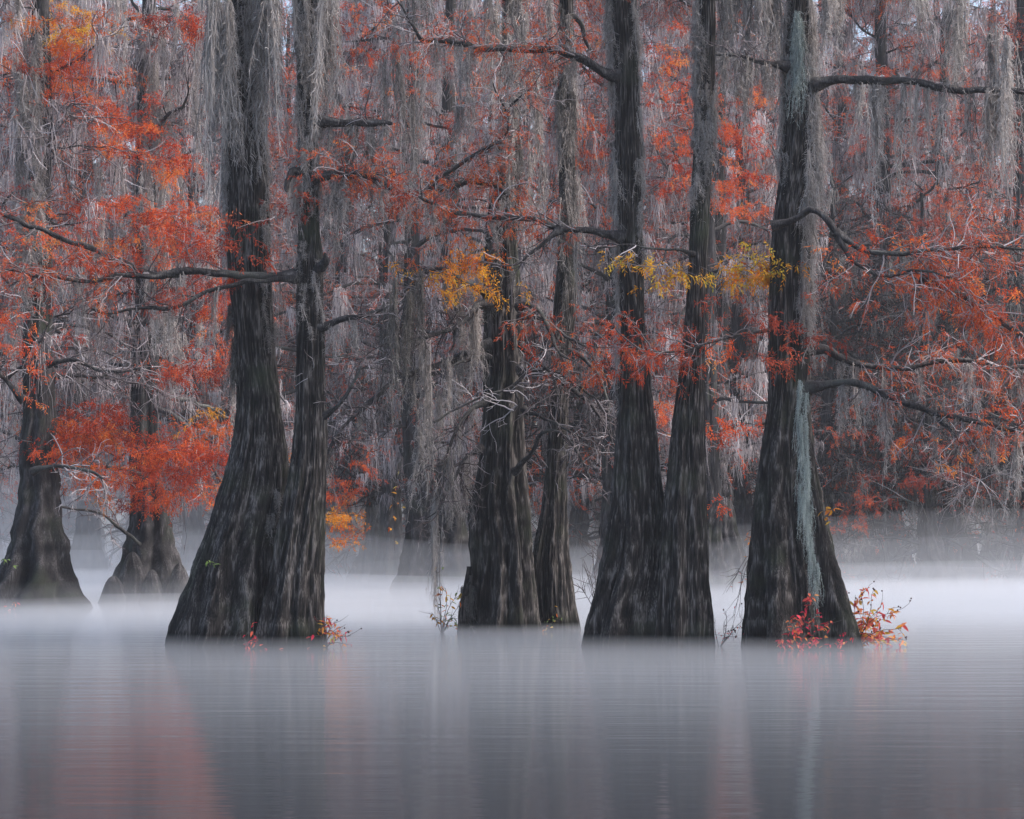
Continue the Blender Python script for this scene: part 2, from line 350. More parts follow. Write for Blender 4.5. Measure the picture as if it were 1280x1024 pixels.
def limb(t, pts, r0, r1, D0=None, D1=None, seed=0, K=None, twigs=0, tw=(0.3, 1.0), nleaf=0, leafmat='red', beards=0, bl=(40, 110), bpool=BEARDS,
         twr=0.007, bmin=0.15, hue=(0, 1), gnarl=0.02, grav=0.03, pale=0.5, twmin=0.2):
    """a limb drawn through photo points, radii in photo px, running from depth D0 to D1"""
    rng = rg(seed); D0 = t.D if D0 is None else D0; D1 = D0 if D1 is None else D1; s = D0/F
    n = len(pts); q = np.array([P(x, y, D0+(D1-D0)*k/(n-1)) for k, (x, y) in enumerate(pts)])
    ln = np.linalg.norm(np.diff(q, axis=0), axis=1).sum(); K = K or int(max(10, ln*9)); C = crom(q, K)
    jit = np.stack([smooth1(rng.normal(size=K), 1) for _ in range(3)], 1)*gnarl; jit[0] = 0; C = C+jit
    R = np.linspace(r0, r1, K)*s*(1+0.16*smooth1(rng.normal(size=K), 1)); R[:4] *= np.array([2.0, 1.5, 1.2, 1.05]); R[-1] *= 0.5
    mb = MB().tubes(C[None], R[None], 10, 0.45)
    h = np.clip(rng.normal(0.45, 0.2, mb.n), 0, 1); mb.r = [h]
    ob = mb.build('limb', M['limb'], t.root, smooth=True)
    CC = C[None]
    if twigs:
        A, i, _ = spawn(CC, twigs, tw[0], tw[1], 8, rng, spread=1.1, grav=grav, wig=0.22, tmin=twmin, flat=0.7)
        B, ib, _ = spawn(A, twigs*4, tw[0]*0.35, tw[1]*0.5, 6, rng, spread=0.9, grav=grav, wig=0.25)
        G, ig, _ = spawn(B, twigs*7, tw[0]*0.2, tw[1]*0.25, 4, rng, spread=0.9, grav=grav, wig=0.25)
        m2 = MB().tubes(A, twr*1.5*np.linspace(1.3, 0.5, 8), 4, np.clip(rng.normal(pale-0.1, 0.2, len(A)), 0, 1))
        m2.tubes(B, twr*np.linspace(1, 0.5, 6), 3, np.clip(rng.normal(pale, 0.25, len(B)), 0, 1))
        m2.tubes(G, twr*0.7*np.linspace(1, 0.5, 4), 3, np.clip(rng.normal(pale+0.1, 0.25, len(G)), 0, 1))
        m2.build('twig_spray', M['twig'], ob, kind='stuff')
        if nleaf:
            m3 = MB(); needles(m3, B, nleaf//2, rng, hue=hue); needles(m3, G, nleaf//2, rng, hue=hue)
            m3.build('needle_foliage', M[leafmat], ob, kind='stuff')
    for _ in range(beards):
        k = int((bmin+(1-bmin)*rng.random())*(K-1)); beard(t.root, C[k], (bl[0]+(bl[1]-bl[0])*rng.random()**1.5)*D0/F, rng, 0.9, bpool)
    return C

def foliage_mass(t, blobs, D, seed, mat='red', hue=(0, 1), dens=1.0, name='needle_foliage', dd=0.8, leaf=(0.055, 0.095), wd=0.02, droop=0.3):
    """feathery foliage with its twigs filling photo ellipses (cx, cy, rx, ry) around depth D"""
    rng = rg(seed); s = D/F; mf, mt = MB(), MB()
    for (cx, cy, rx, ry, *o) in blobs:
        k = (o[0] if o else 1.0)*dens; area = math.pi*rx*ry*(s/0.0192)**2
        npad = max(2, int(area/650)); a = rng.random(npad)*6.283; q = np.sqrt(rng.random(npad))
        pad = np.array([P(cx+rx*q_*math.cos(a_), cy+ry*q_*math.sin(a_), D+rng.normal()*dd) for a_, q_ in zip(a, q)])
        nb = max(6, int(area/95*k)); ip = rng.integers(0, npad, nb)
        p = pad[ip]+rng.normal(size=(nb, 3))*np.array([0.28, 0.28, 0.07])
        d = rng.normal(size=(nb, 3))*np.array([1, 0.8, 0.22]); d = nrm(d)
        A = grow(p, d, 0.3+0.5*rng.random(nb), 6, rng, 0.09, 0.18)
        mt.ribbons(A, 0.014*np.linspace(1.2, 0.4, 6), nrm(rng.normal(size=(nb, 3))), np.clip(rng.normal(0.35, 0.2, nb), 0, 1))
        hb = rng.normal(0, 0.26, npad)[ip]
        needles(mf, A, int(nb*9), rng, L=(0.12, 0.26), m=6, leaf=leaf, wd=wd, droop=droop, hue=hue, tmin=0.0, hoff=hb)
    ob = mf.build(name, M[mat], t.root, kind='stuff'); mt.build('twig_spray', M['twig'], ob, kind='stuff')
    return ob

# ------------------------------------------------------------------ setting: water
def grid_obj(name, x0, x1, y0, y1, z, mat):
    me = bpy.data.meshes.new(name); me.from_pydata([(x0, y0, z), (x1, y0, z), (x1, y1, z), (x0, y1, z)], [], [(0, 1, 2, 3)]); me.materials.append(mat)
    o = bpy.data.objects.new(name, me); COL.objects.link(o); o['kind'] = 'structure'; return o
water = grid_obj('water', -600, 600, -200, 900, 0.0, M['water'])

# ------------------------------------------------------------------ background trees
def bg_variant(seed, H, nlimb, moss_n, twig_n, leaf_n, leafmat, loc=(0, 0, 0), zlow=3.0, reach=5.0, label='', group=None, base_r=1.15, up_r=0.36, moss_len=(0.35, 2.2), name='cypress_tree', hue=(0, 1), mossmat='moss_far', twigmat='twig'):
    rng = rg(seed); root = thing(name, label, 'tree', loc, group); o = np.array(loc, float)
    z = np.concatenate([np.linspace(-0.6, 4, 26), np.linspace(4.4, H, 30)])
    R = up_r*(1-0.8*np.clip(z, 0, H)/H)+(base_r-up_r)*np.exp(-np.clip(z, 0, 99)/1.1)
    cx = o[0]+np.cumsum(rng.normal(size=len(z)))*0.03; cx -= cx[0]-o[0]; cy = o[1]+np.cumsum(rng.normal(size=len(z)))*0.03
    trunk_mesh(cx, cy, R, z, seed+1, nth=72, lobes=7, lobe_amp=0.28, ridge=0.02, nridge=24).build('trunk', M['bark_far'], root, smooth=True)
    zl = zlow+(H-1-zlow)*rng.random(nlimb)**0.9; az = rng.random(nlimb)*6.283
    p = np.stack([np.interp(zl, z, cx), np.interp(zl, z, cy), zl], 1)
    d = np.stack([np.cos(az), np.sin(az), 0.15+0.25*rng.random(nlimb)], 1)
    L = reach*(0.5+0.6*rng.random(nlimb))*(1-0.55*(zl-zlow)/(H-zlow))
    A = grow(p, nrm(d), L, 12, rng, 0.035, 0.17)
    B, ib, tb = spawn(A, nlimb*9, 0.6, 2.0, 7, rng, spread=1.0, grav=0.02, wig=0.22, flat=0.5)
    G, ig, tg = spawn(B, twig_n, 0.25, 0.9, 4, rng, spread=0.9, grav=0.02, wig=0.25)
    m = MB().tubes(A, (0.085*L/5)[:, None]*np.linspace(1.2, 0.35, 12), 7, np.clip(rng.normal(0.4, 0.2, nlimb), 0, 1))
    m.build('limb_framework', M['limb'], root, smooth=True, kind='stuff')
    m = MB().tubes(B, 0.018*np.linspace(1.2, 0.4, 7), 3, np.clip(rng.normal(0.45, 0.25, len(B)), 0, 1))
    m.ribbons(G, 0.017*np.linspace(1.1, 0.5, 4), nrm(rng.normal(size=(len(G), 3))), np.clip(rng.normal(0.65, 0.25, len(G)), 0, 1))
    m.build('twig_crown', M[twigmat], root, kind='stuff')
    m = MB()
    for src, k in ((A, 0.45), (B, 0.45), (G, 0.1)):
        nc = int(moss_n*k/11); i = rng.integers(0, len(src), nc); j = rng.integers(1, src.shape[1], nc)
        per = rng.integers(3, 16, nc); c = np.repeat(np.arange(nc), per); q = src[i, j][c]+rng.normal(size=(len(c), 3))*np.array([0.11, 0.11, 0.04])
        lc = moss_len[0]+(moss_len[1]-moss_len[0])*rng.random(nc)**1.7; ln = lc[c]*(0.35+0.65*rng.random(len(c)))
        ln = np.minimum(ln, np.maximum(q[:, 2]-0.7, 0.2)); hc = np.clip(rng.normal(0.5, 0.27, nc), 0, 1)[c]
        moss_strands(m, q, ln, rng, h=np.clip(hc+rng.normal(0, 0.1, len(c)), 0, 1))
    m.build('spanish_moss', M[mossmat], root, kind='stuff')
    if leaf_n:
        m = MB(); needles(m, G, leaf_n, rng, L=(0.12, 0.3), m=6, leaf=(0.06, 0.11), wd=0.022, hue=hue); 
        m.build('needle_foliage', M[leafmat], root, kind='stuff')
    return root
def copy_tree(src, loc, rz, sc):
    c = src.copy(); COL.objects.link(c); c.location = loc; c.rotation_euler = (0, 0, rz); c.scale = (sc, sc, sc)
    for ch in src.children:
        k = ch.copy(); COL.objects.link(k); k.parent = c
    return c

def BL(q): return dict(label=q, group=q.replace('cypress', 'cypresses'))
V = [bg_variant(11, 27, 46, 3600, 1900, 3400, 'rust', base_r=0.8, **BL('hazy background cypress with rust brown foliage and grey moss')),
     bg_variant(22, 26, 44, 4000, 1900, 1200, 'red', base_r=0.75, **BL('hazy background cypress almost wholly veiled in grey moss')),
     bg_variant(33, 28, 48, 3200, 2000, 5000, 'red', base_r=0.8, **BL('hazy background cypress with red sprays among grey moss')),
     bg_variant(44, 25, 44, 3400, 2300, 1800, 'rust', base_r=0.75, **BL('hazy background cypress with many pale bare twigs'))]
spots = []
r_ = rg(5)
for (D, x0, x1, n) in ((76, 250, 1000, 4), (90, -60, 1340, 9), (99, -80, 1380, 10), (110, -80, 1400, 11), (124, -100, 1400, 12), (136, -120, 1420, 13)):
    for k in range(n):
        px = x0+(x1-x0)*(k+0.5+r_.normal()*0.22)/n; spots.append((px, D+r_.normal()*1.5))
V.append(bg_variant(55, 13, 60, 2000, 2600, 900, 'rust', mossmat='moss_dark', twigmat='twig_dark', label='low twiggy moss hung cypress on the misty far bank', group='low far bank trees', zlow=0.7, reach=3.4, base_r=0.8, up_r=0.22, moss_len=(0.3, 1.4)))  # understory shade is painted in through the darker twig and moss colours
low = []
for (D, n) in ((104, 9), (116, 10), (132, 11), (150, 12)):
    for k in range(n): low.append(((-150+1580*(k+0.5+r_.normal()*0.25)/n), D+r_.normal()*2))
for k in range(7): low.append((1010+300*(k+0.5)/7, 88+r_.normal()*3))
for k in range(6): low.append((420+520*(k+0.5)/6, 90+r_.normal()*3))
for k in range(15): spots.append((-200+1680*(k+0.5+r_.normal()*0.2)/15, 148+r_.normal()*3))
for k in range(24): spots.append((-200+1680*(k+0.5+r_.normal()*0.2)/24, 168+r_.normal()*3))
used = [False]*5
for i, (px, D) in enumerate(spots):
    v = int(r_.integers(4)); grow_ = 1.5 if D > 158 else 1.25 if D > 138 else 1.0; loc = ((px-640)/F*D, D, 0); rz = r_.random()*6.283; sc = (0.9+0.25*r_.random())*grow_
    if not used[v]:
        used[v] = True; V[v].location = loc; V[v].rotation_euler = (0, 0, rz); V[v].scale = (sc,)*3
    else: copy_tree(V[v], loc, rz, sc)

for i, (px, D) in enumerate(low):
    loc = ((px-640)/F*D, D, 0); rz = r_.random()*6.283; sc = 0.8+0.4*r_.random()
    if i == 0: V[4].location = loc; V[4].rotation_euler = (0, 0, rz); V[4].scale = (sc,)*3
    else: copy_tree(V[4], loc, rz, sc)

# two nearer trees behind on the left
def bt(label, px, D, seed, **kw):
    t = Tree(); t.D = D; t.root = bg_variant(seed, loc=((px-640)/F*D, D, 0), label=label, **kw); return t
T8 = bt('wide buttressed cypress with bare grey twigs on the misty left shore', 36, 59, 81, H=19, nlimb=26, moss_n=1100, twig_n=1700, leaf_n=300, leafmat='rust', base_r=1.3, up_r=0.45, reach=3.0, zlow=3.4)
T9 = bt('cypress with knobbly knees carrying the brightest red foliage', 190, 64.5, 82, H=20, nlimb=32, moss_n=1900, twig_n=1500, leaf_n=300, leafmat='red', base_r=1.2, up_r=0.42, reach=4.2, zlow=3.6)

# ------------------------------------------------------------------ front trees
T1 = front_tree('thick dark cypress leaning out from a broad flared base, crossed by a limb', [(810, 216, 348), (760, 232, 348), (702, 250, 350), (680, 259, 352), (620, 276, 356), (586, 286, 357), (552, 294, 354), (510, 297, 350), (466, 297, 345), (420, 294, 341), (380, 291, 339), (330, 285, 337), (273, 284, 335), (200, 286, 333), (117, 289, 331), (39, 288, 323), (0, 288, 321)], 40.6, 101)
T2 = front_tree('slimmer cypress fused to the base of the broad leaning trunk', [(810, 318, 404), (760, 330, 402), (702, 343, 403), (640, 352, 406), (595, 360, 407), (560, 366, 408), (509, 370, 407), (450, 370, 405), (401, 371, 405), (380, 371, 403), (332, 372, 404), (300, 373, 400), (273, 373, 398), (200, 373, 398), (117, 372, 396), (0, 370, 397)], 40.0, 102, nridge=46)
T3 = front_tree('very dark fluted cypress with a tangle of drooping bare limbs', [(792, 587, 670), (760, 592, 666), (702, 597, 661), (638, 594, 659), (595, 602, 655), (509, 608, 652), (440, 608, 652), (390, 608, 651), (330, 609, 647), (273, 610, 643), (215, 622, 645), (120, 627, 647), (39, 629, 647), (0, 630, 646)], 45.5, 103, lobe_amp=0.3, nridge=50)
T4 = front_tree('slim curved cypress close beside the very dark fluted one', [(792, 668, 724), (760, 666, 718), (702, 664, 712), (638, 676, 709), (580, 683, 709), (509, 687, 710), (440, 689, 713), (390, 692, 720), (300, 700, 722), (156, 697, 717), (39, 699, 717), (0, 700, 716)], 46.3, 104, nridge=42)
T5 = front_tree('tall straight cypress with ridged bark touching a slender neighbour', [(808, 729, 838), (770, 738, 834), (735, 747, 832), (690, 756, 831), (638, 764, 830), (590, 768, 825), (552, 770, 821), (530, 771, 819), (466, 773, 812), (420, 775, 807), (390, 775, 805), (273, 771, 802), (156, 769, 800), (39, 765, 796), (0, 763, 794)], 40.4, 105)
T6 = front_tree('slender smooth cypress with a mossy collar, joined to a thicker trunk', [(810, 818, 892), (724, 822, 885), (638, 829, 882), (552, 838, 881), (466, 849, 881), (380, 858, 881), (330, 861, 884), (273, 863, 887), (215, 865, 890), (156, 868, 892), (78, 871, 894), (0, 873, 894)], 40.0, 106, ridge=0.010, nridge=46)
T7 = front_tree('broad cypress streaked by a pale green moss beard, red shrub at its foot', [(810, 932, 1074), (770, 935, 1060), (724, 938, 1047), (680, 940, 1036), (638, 943, 1027), (552, 953, 1015), (510, 961, 1012), (466, 962, 1013), (390, 961, 1009), (312, 964, 1014), (273, 967, 1012), (234, 974, 1021), (195, 978, 1022), (117, 981, 1019), (39, 983, 1015), (0, 985, 1014)], 40.0, 107, lobe_amp=0.30)

# limbs read from the photograph
RED = dict(leafmat='red'); 
limb(T2, [(368, 345), (352, 346), (312, 346), (281, 342), (234, 338), (195, 346), (164, 332), (117, 312), (78, 299), (43, 283), (5, 270)], 6.0, 2.5, 39.9, 38.9, 1, twigs=20, nleaf=700, hue=(0, .6), beards=3)
limb(T2, [(222, 341), (195, 346), (148, 346), (109, 352), (60, 345), (0, 337)], 3.6, 1.5, 39.2, 38.6, 2, twigs=16, nleaf=300, beards=3)
limb(T2, [(368, 347), (340, 349), (297, 354), (254, 367), (223, 383), (170, 387), (129, 391), (112, 384)], 3.4, 1.6, 39.8, 39.0, 3, twigs=9, beards=3)
limb(T2, [(392, 153), (420, 153), (455, 153), (490, 153)], 5.2, 4.2, 39.9, 39.7, 4, twigs=6, beards=5)
limb(T2, [(392, 222), (420, 217), (445, 216), (472, 224), (490, 236)], 6.0, 4.5, 39.8, 39.5, 5, twigs=20, nleaf=350, beards=6)
limb(T2, [(380, 216), (366, 214), (358, 224), (357, 240)], 5, 3, 39.9, 39.6, 6, beards=2)
limb(T2, [(398, 410), (425, 400), (450, 394), (480, 387)], 4.6, 2.6, 39.9, 39.6, 7, twigs=4, beards=2)
limb(T2, [(400, 335), (408, 328), (404, 318)], 6, 4, 39.8, 39.6, 8)
limb(T5, [(772, 95), (755, 91), (735, 79), (712, 68), (690, 63), (660, 62), (632, 60), (600, 60), (560, 52), (525, 51)], 5.0, 2.8, 40.3, 39.6, 9, twigs=36, nleaf=500, pale=0.65, beards=6)
limb(T5, [(530, 52), (520, 38), (505, 15), (495, 0)], 2, 1, 39.6, 39.5, 10, twigs=6)
limb(T5, [(778, 297), (755, 292), (735, 288), (700, 287), (668, 275), (640, 273), (600, 270), (560, 262), (540, 255), (522, 244)], 4.6, 2.0, 40.3, 39.5, 11, twigs=34, nleaf=500, pale=0.65, beards=3)
limb(T5, [(700, 287), (686, 296), (672, 310), (652, 325)], 3.6, 1.8, 39.9, 39.7, 12, twigs=6)
limb(T3, [(650, 248), (637, 244), (620, 232), (600, 228), (583, 228), (560, 236), (537, 237), (515, 244), (494, 250)], 4.6, 3.2, 45.0, 44.0, 13, twigs=30, nleaf=450, pale=0.65, beards=4)
limb(T3, [(537, 236), (560, 216), (588, 197), (612, 182), (634, 164), (636, 140), (648, 122), (662, 112)], 3.2, 1.3, 44.2, 43.6, 14, twigs=34, nleaf=300, pale=0.75)
limb(T3, [(636, 140), (625, 125), (614, 100)], 1.6, 0.8, 43.7, 43.5, 15, twigs=6, pale=0.8)
limb(T3, [(612, 433), (590, 440), (563, 451), (535, 461), (511, 468), (490, 480), (473, 494), (443, 518), (420, 545), (406, 575)], 5.0, 2.2, 45.2, 43.6, 16, twigs=30, beards=7, pale=0.35)
limb(T3, [(612, 446), (590, 449), (565, 455)], 2.6, 1.4, 45.2, 44.5, 17)
limb(T3, [(612, 380), (598, 382), (585, 396), (567, 410), (540, 418), (508, 426)], 4.4, 2.0, 45.2, 44.2, 18, twigs=22, beards=6, pale=0.35)
limb(T3, [(612, 368), (580, 352), (548, 336), (524, 346), (508, 380), (498, 432)], 4.6, 2.0, 45.2, 44.0, 191, twigs=24, beards=10, bl=(40, 120), bpool=BEARDS_D, pale=0.35)
limb(T3, [(608, 500), (585, 515), (566, 548), (548, 598)], 3.2, 1.2, 45.2, 44.3, 192, twigs=16, beards=4, pale=0.35, grav=0.08)
limb(T3, [(602, 560), (582, 572), (562, 606), (548, 640)], 2.8, 1.0, 45.2, 44.4, 193, twigs=14, beards=3, pale=0.35, grav=0.08)
limb(T2, [(404, 520), (420, 508), (440, 480), (452, 455)], 3.0, 1.3, 39.9, 39.6, 194, twigs=10, pale=0.35)
limb(T4, [(712, 440), (735, 452), (752, 480), (762, 520), (765, 560)], 3.0, 1.1, 46.0, 45.2, 195, twigs=16, pale=0.4, grav=0.08)
limb(T3, [(566, 411), (568, 428), (560, 440)], 2.0, 1.2, 44.8, 44.6, 19)
for k, (pts, a, b) in enumerate([
    ([(648, 384), (662, 383), (675, 388), (688, 414), (697, 436), (712, 450)], 3.4, 1.4),
    ([(650, 432), (664, 444), (675, 453), (690, 470), (700, 500)], 2.6, 1.2),
    ([(650, 464), (672, 466), (692, 472), (710, 482), (727, 496), (745, 514), (758, 530), (768, 560)], 3.8, 1.3),
    ([(655, 512), (672, 520), (692, 528), (710, 538), (730, 552)], 2.6, 1.2),
    ([(642, 590), (652, 580), (662, 571), (670, 556), (674, 543), (692, 537), (705, 545), (716, 556), (727, 574), (741, 603)], 3.6, 1.2),
    ([(650, 395), (680, 400), (705, 420), (738, 437)], 2.6, 1.3),
    ([(652, 470), (670, 462), (690, 463), (715, 478), (745, 500), (760, 520)], 2.4, 1.0)]):
    limb(T3, pts, a, b, 45.0, 43.8, 20+k, twigs=9, tw=(0.3, 1.0), pale=0.42, nleaf=(120 if k in (0, 5) else 0), grav=0.08)
limb(T3, [(542, 528), (562, 516), (585, 504), (612, 493), (640, 483), (662, 462), (671, 448)], 1.2, 2.0, 43.9, 44.4, 30, twigs=9, pale=0.95)
limb(T3, [(640, 483), (648, 500), (641, 517)], 1.8, 0.9, 44.2, 44.1, 31, twigs=3, pale=0.95)
limb(T7, [(985, 83), (960, 79), (930, 72), (897, 68)], 3.2, 2.2, 39.8, 39.5, 32, twigs=8, beards=12, bl=(40, 110))
limb(T7, [(1018, 106), (1030, 103), (1050, 99), (1080, 101), (1110, 101), (1145, 103), (1180, 110), (1215, 113), (1250, 114), (1290, 114)], 5.6, 4.0, 39.8, 39.2, 33, twigs=9, beards=9, bl=(60, 170), bmin=0.3)
limb(T7, [(964, 283), (985, 278), (1003, 269), (1014, 262), (1027, 268), (1038, 280), (1047, 294)], 4.2, 4.6, 39.5, 39.2, 34, gnarl=0.012)
limb(T7, [(1044, 290), (1080, 312), (1120, 318), (1170, 312), (1225, 309), (1290, 312)], 3.6, 1.6, 39.2, 38.8, 35, twigs=34, tw=(0.4, 1.4), nleaf=800, hue=(0.1, 0.9), pale=0.75)
limb(T7, [(1046, 294), (1070, 330), (1110, 345), (1150, 338), (1200, 350)], 2.6, 1.2, 39.2, 38.9, 36, twigs=22, tw=(0.3, 1.1), nleaf=450, pale=0.75)
limb(T7, [(1010, 484), (1027, 483), (1050, 478), (1075, 480), (1100, 490), (1135, 504), (1165, 514), (1200, 522), (1240, 532), (1290, 543)], 5.0, 3.0, 39.8, 39.0, 37, twigs=26, nleaf=260, beards=10, bl=(40, 130), pale=0.6)
limb(T7, [(1165, 514), (1180, 532), (1195, 548), (1208, 562)], 3.0, 1.4, 39.3, 39.1, 38, twigs=6)
limb(T7, [(1012, 436), (1035, 437), (1055, 450), (1085, 457), (1130, 461), (1170, 452), (1210, 452), (1250, 459), (1290, 460)], 4.8, 2.2, 40.3, 40.6, 39, twigs=34, nleaf=500, beards=8, bl=(40, 120), pale=0.8)
limb(T7, [(1150, 348), (1178, 358), (1205, 372), (1228, 385), (1252, 401), (1290, 428)], 3.2, 4.4, 39.4, 39.2, 40, twigs=20, nleaf=700, pale=0.7)
limb(T6, [(868, 318), (850, 314), (815, 309), (780, 307), (735, 311)], 2.0, 0.9, 39.9, 39.4, 41, twigs=5)
limb(T7, [(968, 412), (930, 418), (890, 428), (850, 438), (800, 442)], 2.0, 1.0, 39.6, 39.0, 42, twigs=18, nleaf=500, hue=(0, .6))

# limbs above the frame, the crowns that the moss curtains hang from
def crown(t, seed, n=7, z0=11.2, z1=16, reach=3.4):
    rng = rg(seed)
    for k in range(n):
        z = z0+(z1-z0)*(k+0.5)/n; cx, r = on_trunk(t, z); az = rng.random()*6.283
        p = np.array([[cx, t.D, z]]); A = grow(p, nrm(np.array([[math.cos(az), math.sin(az), 0.25]])), np.array([reach*(0.6+0.5*rng.random())]), 5, rng, 0.05, 0.15)[0]
        C = crom(A, 20); R = np.linspace(0.075, 0.02, 20)
        ob = MB().tubes(C[None], R[None], 8, 0.45).build('limb', M['limb'], t.root, smooth=True)
        B, _, _ = spawn(C[None], 16, 0.4, 1.4, 7, rng, spread=1.0); G, _, _ = spawn(B, 60, 0.2, 0.6, 4, rng)
        m = MB().tubes(B, 0.012*np.linspace(1.2, .4, 7), 4, 0.4); m.tubes(G, 0.006, 3, 0.6); m.build('twig_spray', M['twig'], ob, kind='stuff')
        m = MB(); needles(m, G, 220, rng); m.build('needle_foliage', M['rust'], ob, kind='stuff')
for k, t in enumerate((T1, T2, T3, T4, T5, T6, T7)): crown(t, 300+k)

# moss on and beside the front trunks
moss_on_trunk(T1, -40, 120, 26, 401, (60, 160), a0=-80, a1=10)
moss_on_trunk(T1, -40, 260, 16, 402, (60, 200), a0=-200, a1=-150)
moss_on_trunk(T1, 380, 470, 12, 403, (30, 70), a0=-190, a1=-160, pool=BEARDS_D)
moss_on_trunk(T1, 180, 420, 14, 404, (25, 60), a0=-60, a1=0)
moss_on_trunk(T2, -40, 230, 44, 405, (40, 110))
moss_on_trunk(T2, 240, 420, 12, 406, (20, 60))
moss_on_trunk(T5, -30, 330, 36, 407, (20, 60), wid=0.7, a0=-60, a1=20)
moss_on_trunk(T5, -30, 420, 26, 408, (60, 140), wid=0.8, a0=-200, a1=-150)
moss_on_trunk(T6, 60, 235, 40, 409, (20, 60), wid=0.8)
moss_on_trunk(T6, -30, 120, 14, 410, (30, 90), a0=-200, a1=-140)
moss_on_trunk(T7, -30, 330, 52, 411, (40, 110), a0=-70, a1=20)
moss_on_trunk(T7, -20, 200, 14, 412, (40, 90), a0=-190, a1=-140)
moss_on_trunk(T7, 15, 80, 16, 413, (60, 100), wid=0.7, pool=BEARDS_G, a0=-118, a1=-92)
moss_rect(T7, 999, 1009, 465, 735, 40, 95, 16, 39.15, 414, wid=0.42, pool=BEARDS_G, dd=0.05)
moss_on_trunk(T7, 560, 640, 8, 445, (30, 70), wid=0.42, pool=BEARDS_G, a0=-66, a1=-56, off=0.07)
moss_on_trunk(T7, 630, 725, 12, 448, (30, 60), wid=0.42, pool=BEARDS_G, a0=-74, a1=-66, off=0.13)
moss_on_trunk(T7, 300, 420, 14, 415, (40, 90), a0=-80, a1=0)
moss_on_trunk(T3, -20, 430, 26, 416, (40, 110), pool=BEARDS_D)
moss_on_trunk(T3, -20, 200, 26, 436, (50, 120))
moss_on_trunk(T4, -20, 260, 26, 437, (50, 120))
moss_on_trunk(T4, -20, 430, 20, 417, (40, 110), pool=BEARDS_D)
moss_rect(T1, 262, 290, -60, 20, 120, 300, 14, 40.2, 420)
moss_rect(T1, 320, 345, -60, 20, 100, 260, 12, 40.2, 421)
moss_rect(T2, 400, 420, -60, 30, 60, 200, 8, 39.8, 422)
moss_rect(T2, 425, 530, -60, 150, 60, 220, 9, 41.2, 423)
moss_rect(T2, 440, 470, 150, 160, 40, 160, 3, 40.2, 440, pool=BEARDS_D)
moss_rect(T3, 480, 530, 330, 400, 80, 220, 6, 44.0, 424, pool=BEARDS_D, wid=0.8)
moss_rect(T3, 525, 560, 420, 560, 60, 190, 7, 44.2, 425, wid=0.8)
moss_rect(T3, 560, 690, -40, 250, 50, 170, 26, 44.5, 426)
moss_rect(T7, 1030, 1050, -50, 0, 40, 140, 6, 39.4, 427)
moss_rect(T7, 1140, 1155, -60, -30, 80, 140, 4, 39.4, 428)
moss_rect(T7, 1092, 1102, 100, 106, 90, 190, 2, 39.3, 429)
moss_rect(T7, 1070, 1085, 100, 106, 40, 110, 2, 39.3, 439)
moss_rect(T7, 1185, 1205, -60, 20, 80, 140, 5, 39.4, 430)
moss_rect(T7, 1235, 1265, 30, 115, 100, 200, 10, 39.3, 431)
moss_rect(T6, 900, 975, -60, -10, 60, 230, 14, 40.2, 432)
moss_on_trunk(T1, 590, 650, 4, 433, (30, 60), wid=0.5, a0=-60, a1=-30)
moss_rect(T8, 0, 300, -30, 420, 60, 200, 60, 63.5, 434, dd=2.0)
moss_rect(T8, 18, 54, -20, 330, 50, 140, 30, 58.3, 446, wid=1.2, dd=0.1)
moss_rect(T9, 172, 210, -20, 400, 50, 140, 26, 63.9, 447, wid=1.2, dd=0.1)

# foliage seen in front of or beside the front trunks
foliage_mass(T7, [(990, 425, 32, 46, 1.0)], 39.3, 501, 'rust', (0, .6), 0.9, dd=0.25)
foliage_mass(T2, [(300, 258, 75, 18, .7), (410, 248, 70, 14, .7), (240, 300, 60, 26, .5)], 39.2, 502, 'rust', (0, .8), 0.8, dd=0.3)
foliage_mass(T3, [(590, 325, 48, 30, .6), (545, 345, 16, 26, .4)], 44, 503, 'gold', (0.1, .75), 1.9, dd=0.3)
foliage_mass(T6, [(922, 334, 38, 24, 1.0), (832, 335, 22, 20, .9)], 39.9, 504, 'gold', (0.15, .85), 2.8, dd=0.3)
foliage_mass(T5, [(760, 440, 55, 26, .5), (730, 470, 30, 25, .4)], 40, 505, 'red', (0, .7), 0.8, dd=0.3)
foliage_mass(T7, [(920, 515, 32, 50, .6), (905, 430, 30, 40, .5), (905, 640, 30, 40, .3)], 42, 506, 'red', (.2, .9), 0.8, dd=0.6)
foliage_mass(T7, [(1150, 300, 100, 24, .7), (1230, 360, 60, 40, .5), (1110, 350, 70, 30, .4), (1250, 540, 30, 30, .4), (1180, 555, 20, 24, .5)], 39.3, 507, 'red', (0.1, .95), 0.2, dd=0.5)

# the red masses of the two trees behind on the left
foliage_mass(T9, [(60, 100, 80, 42), (120, 135, 50, 35), (190, 195, 50, 35), (150, 160, 40, 25), (235, 40, 50, 28), (200, 290, 95, 42, .8), (265, 350, 35, 60), (240, 450, 40, 30), (280, 400, 30, 40, .8), (20, 90, 50, 30), (100, 250, 60, 30, .5)], 59.5, 601, 'red', (.05, .85), 1.4, dd=0.9)
foliage_mass(T9, [(160, 560, 110, 42), (230, 590, 62, 48), (100, 530, 60, 30), (170, 610, 60, 25, .7), (330, 560, 40, 50, .4)], 59.5, 602, 'red', (.08, .8), 1.75)
foliage_mass(T9, [(90, 20, 90, 25), (75, 45, 50, 20), (285, 510, 25, 24), (430, 665, 36, 38, .8)], 59.5, 603, 'gold', (0, .25), 0.8)
foliage_mass(T8, [(35, 300, 60, 40, .6), (40, 400, 60, 45, .6), (30, 470, 50, 30, .3), (15, 250, 40, 30, .6)], 56, 604, 'red', (0, .7), 0.8)
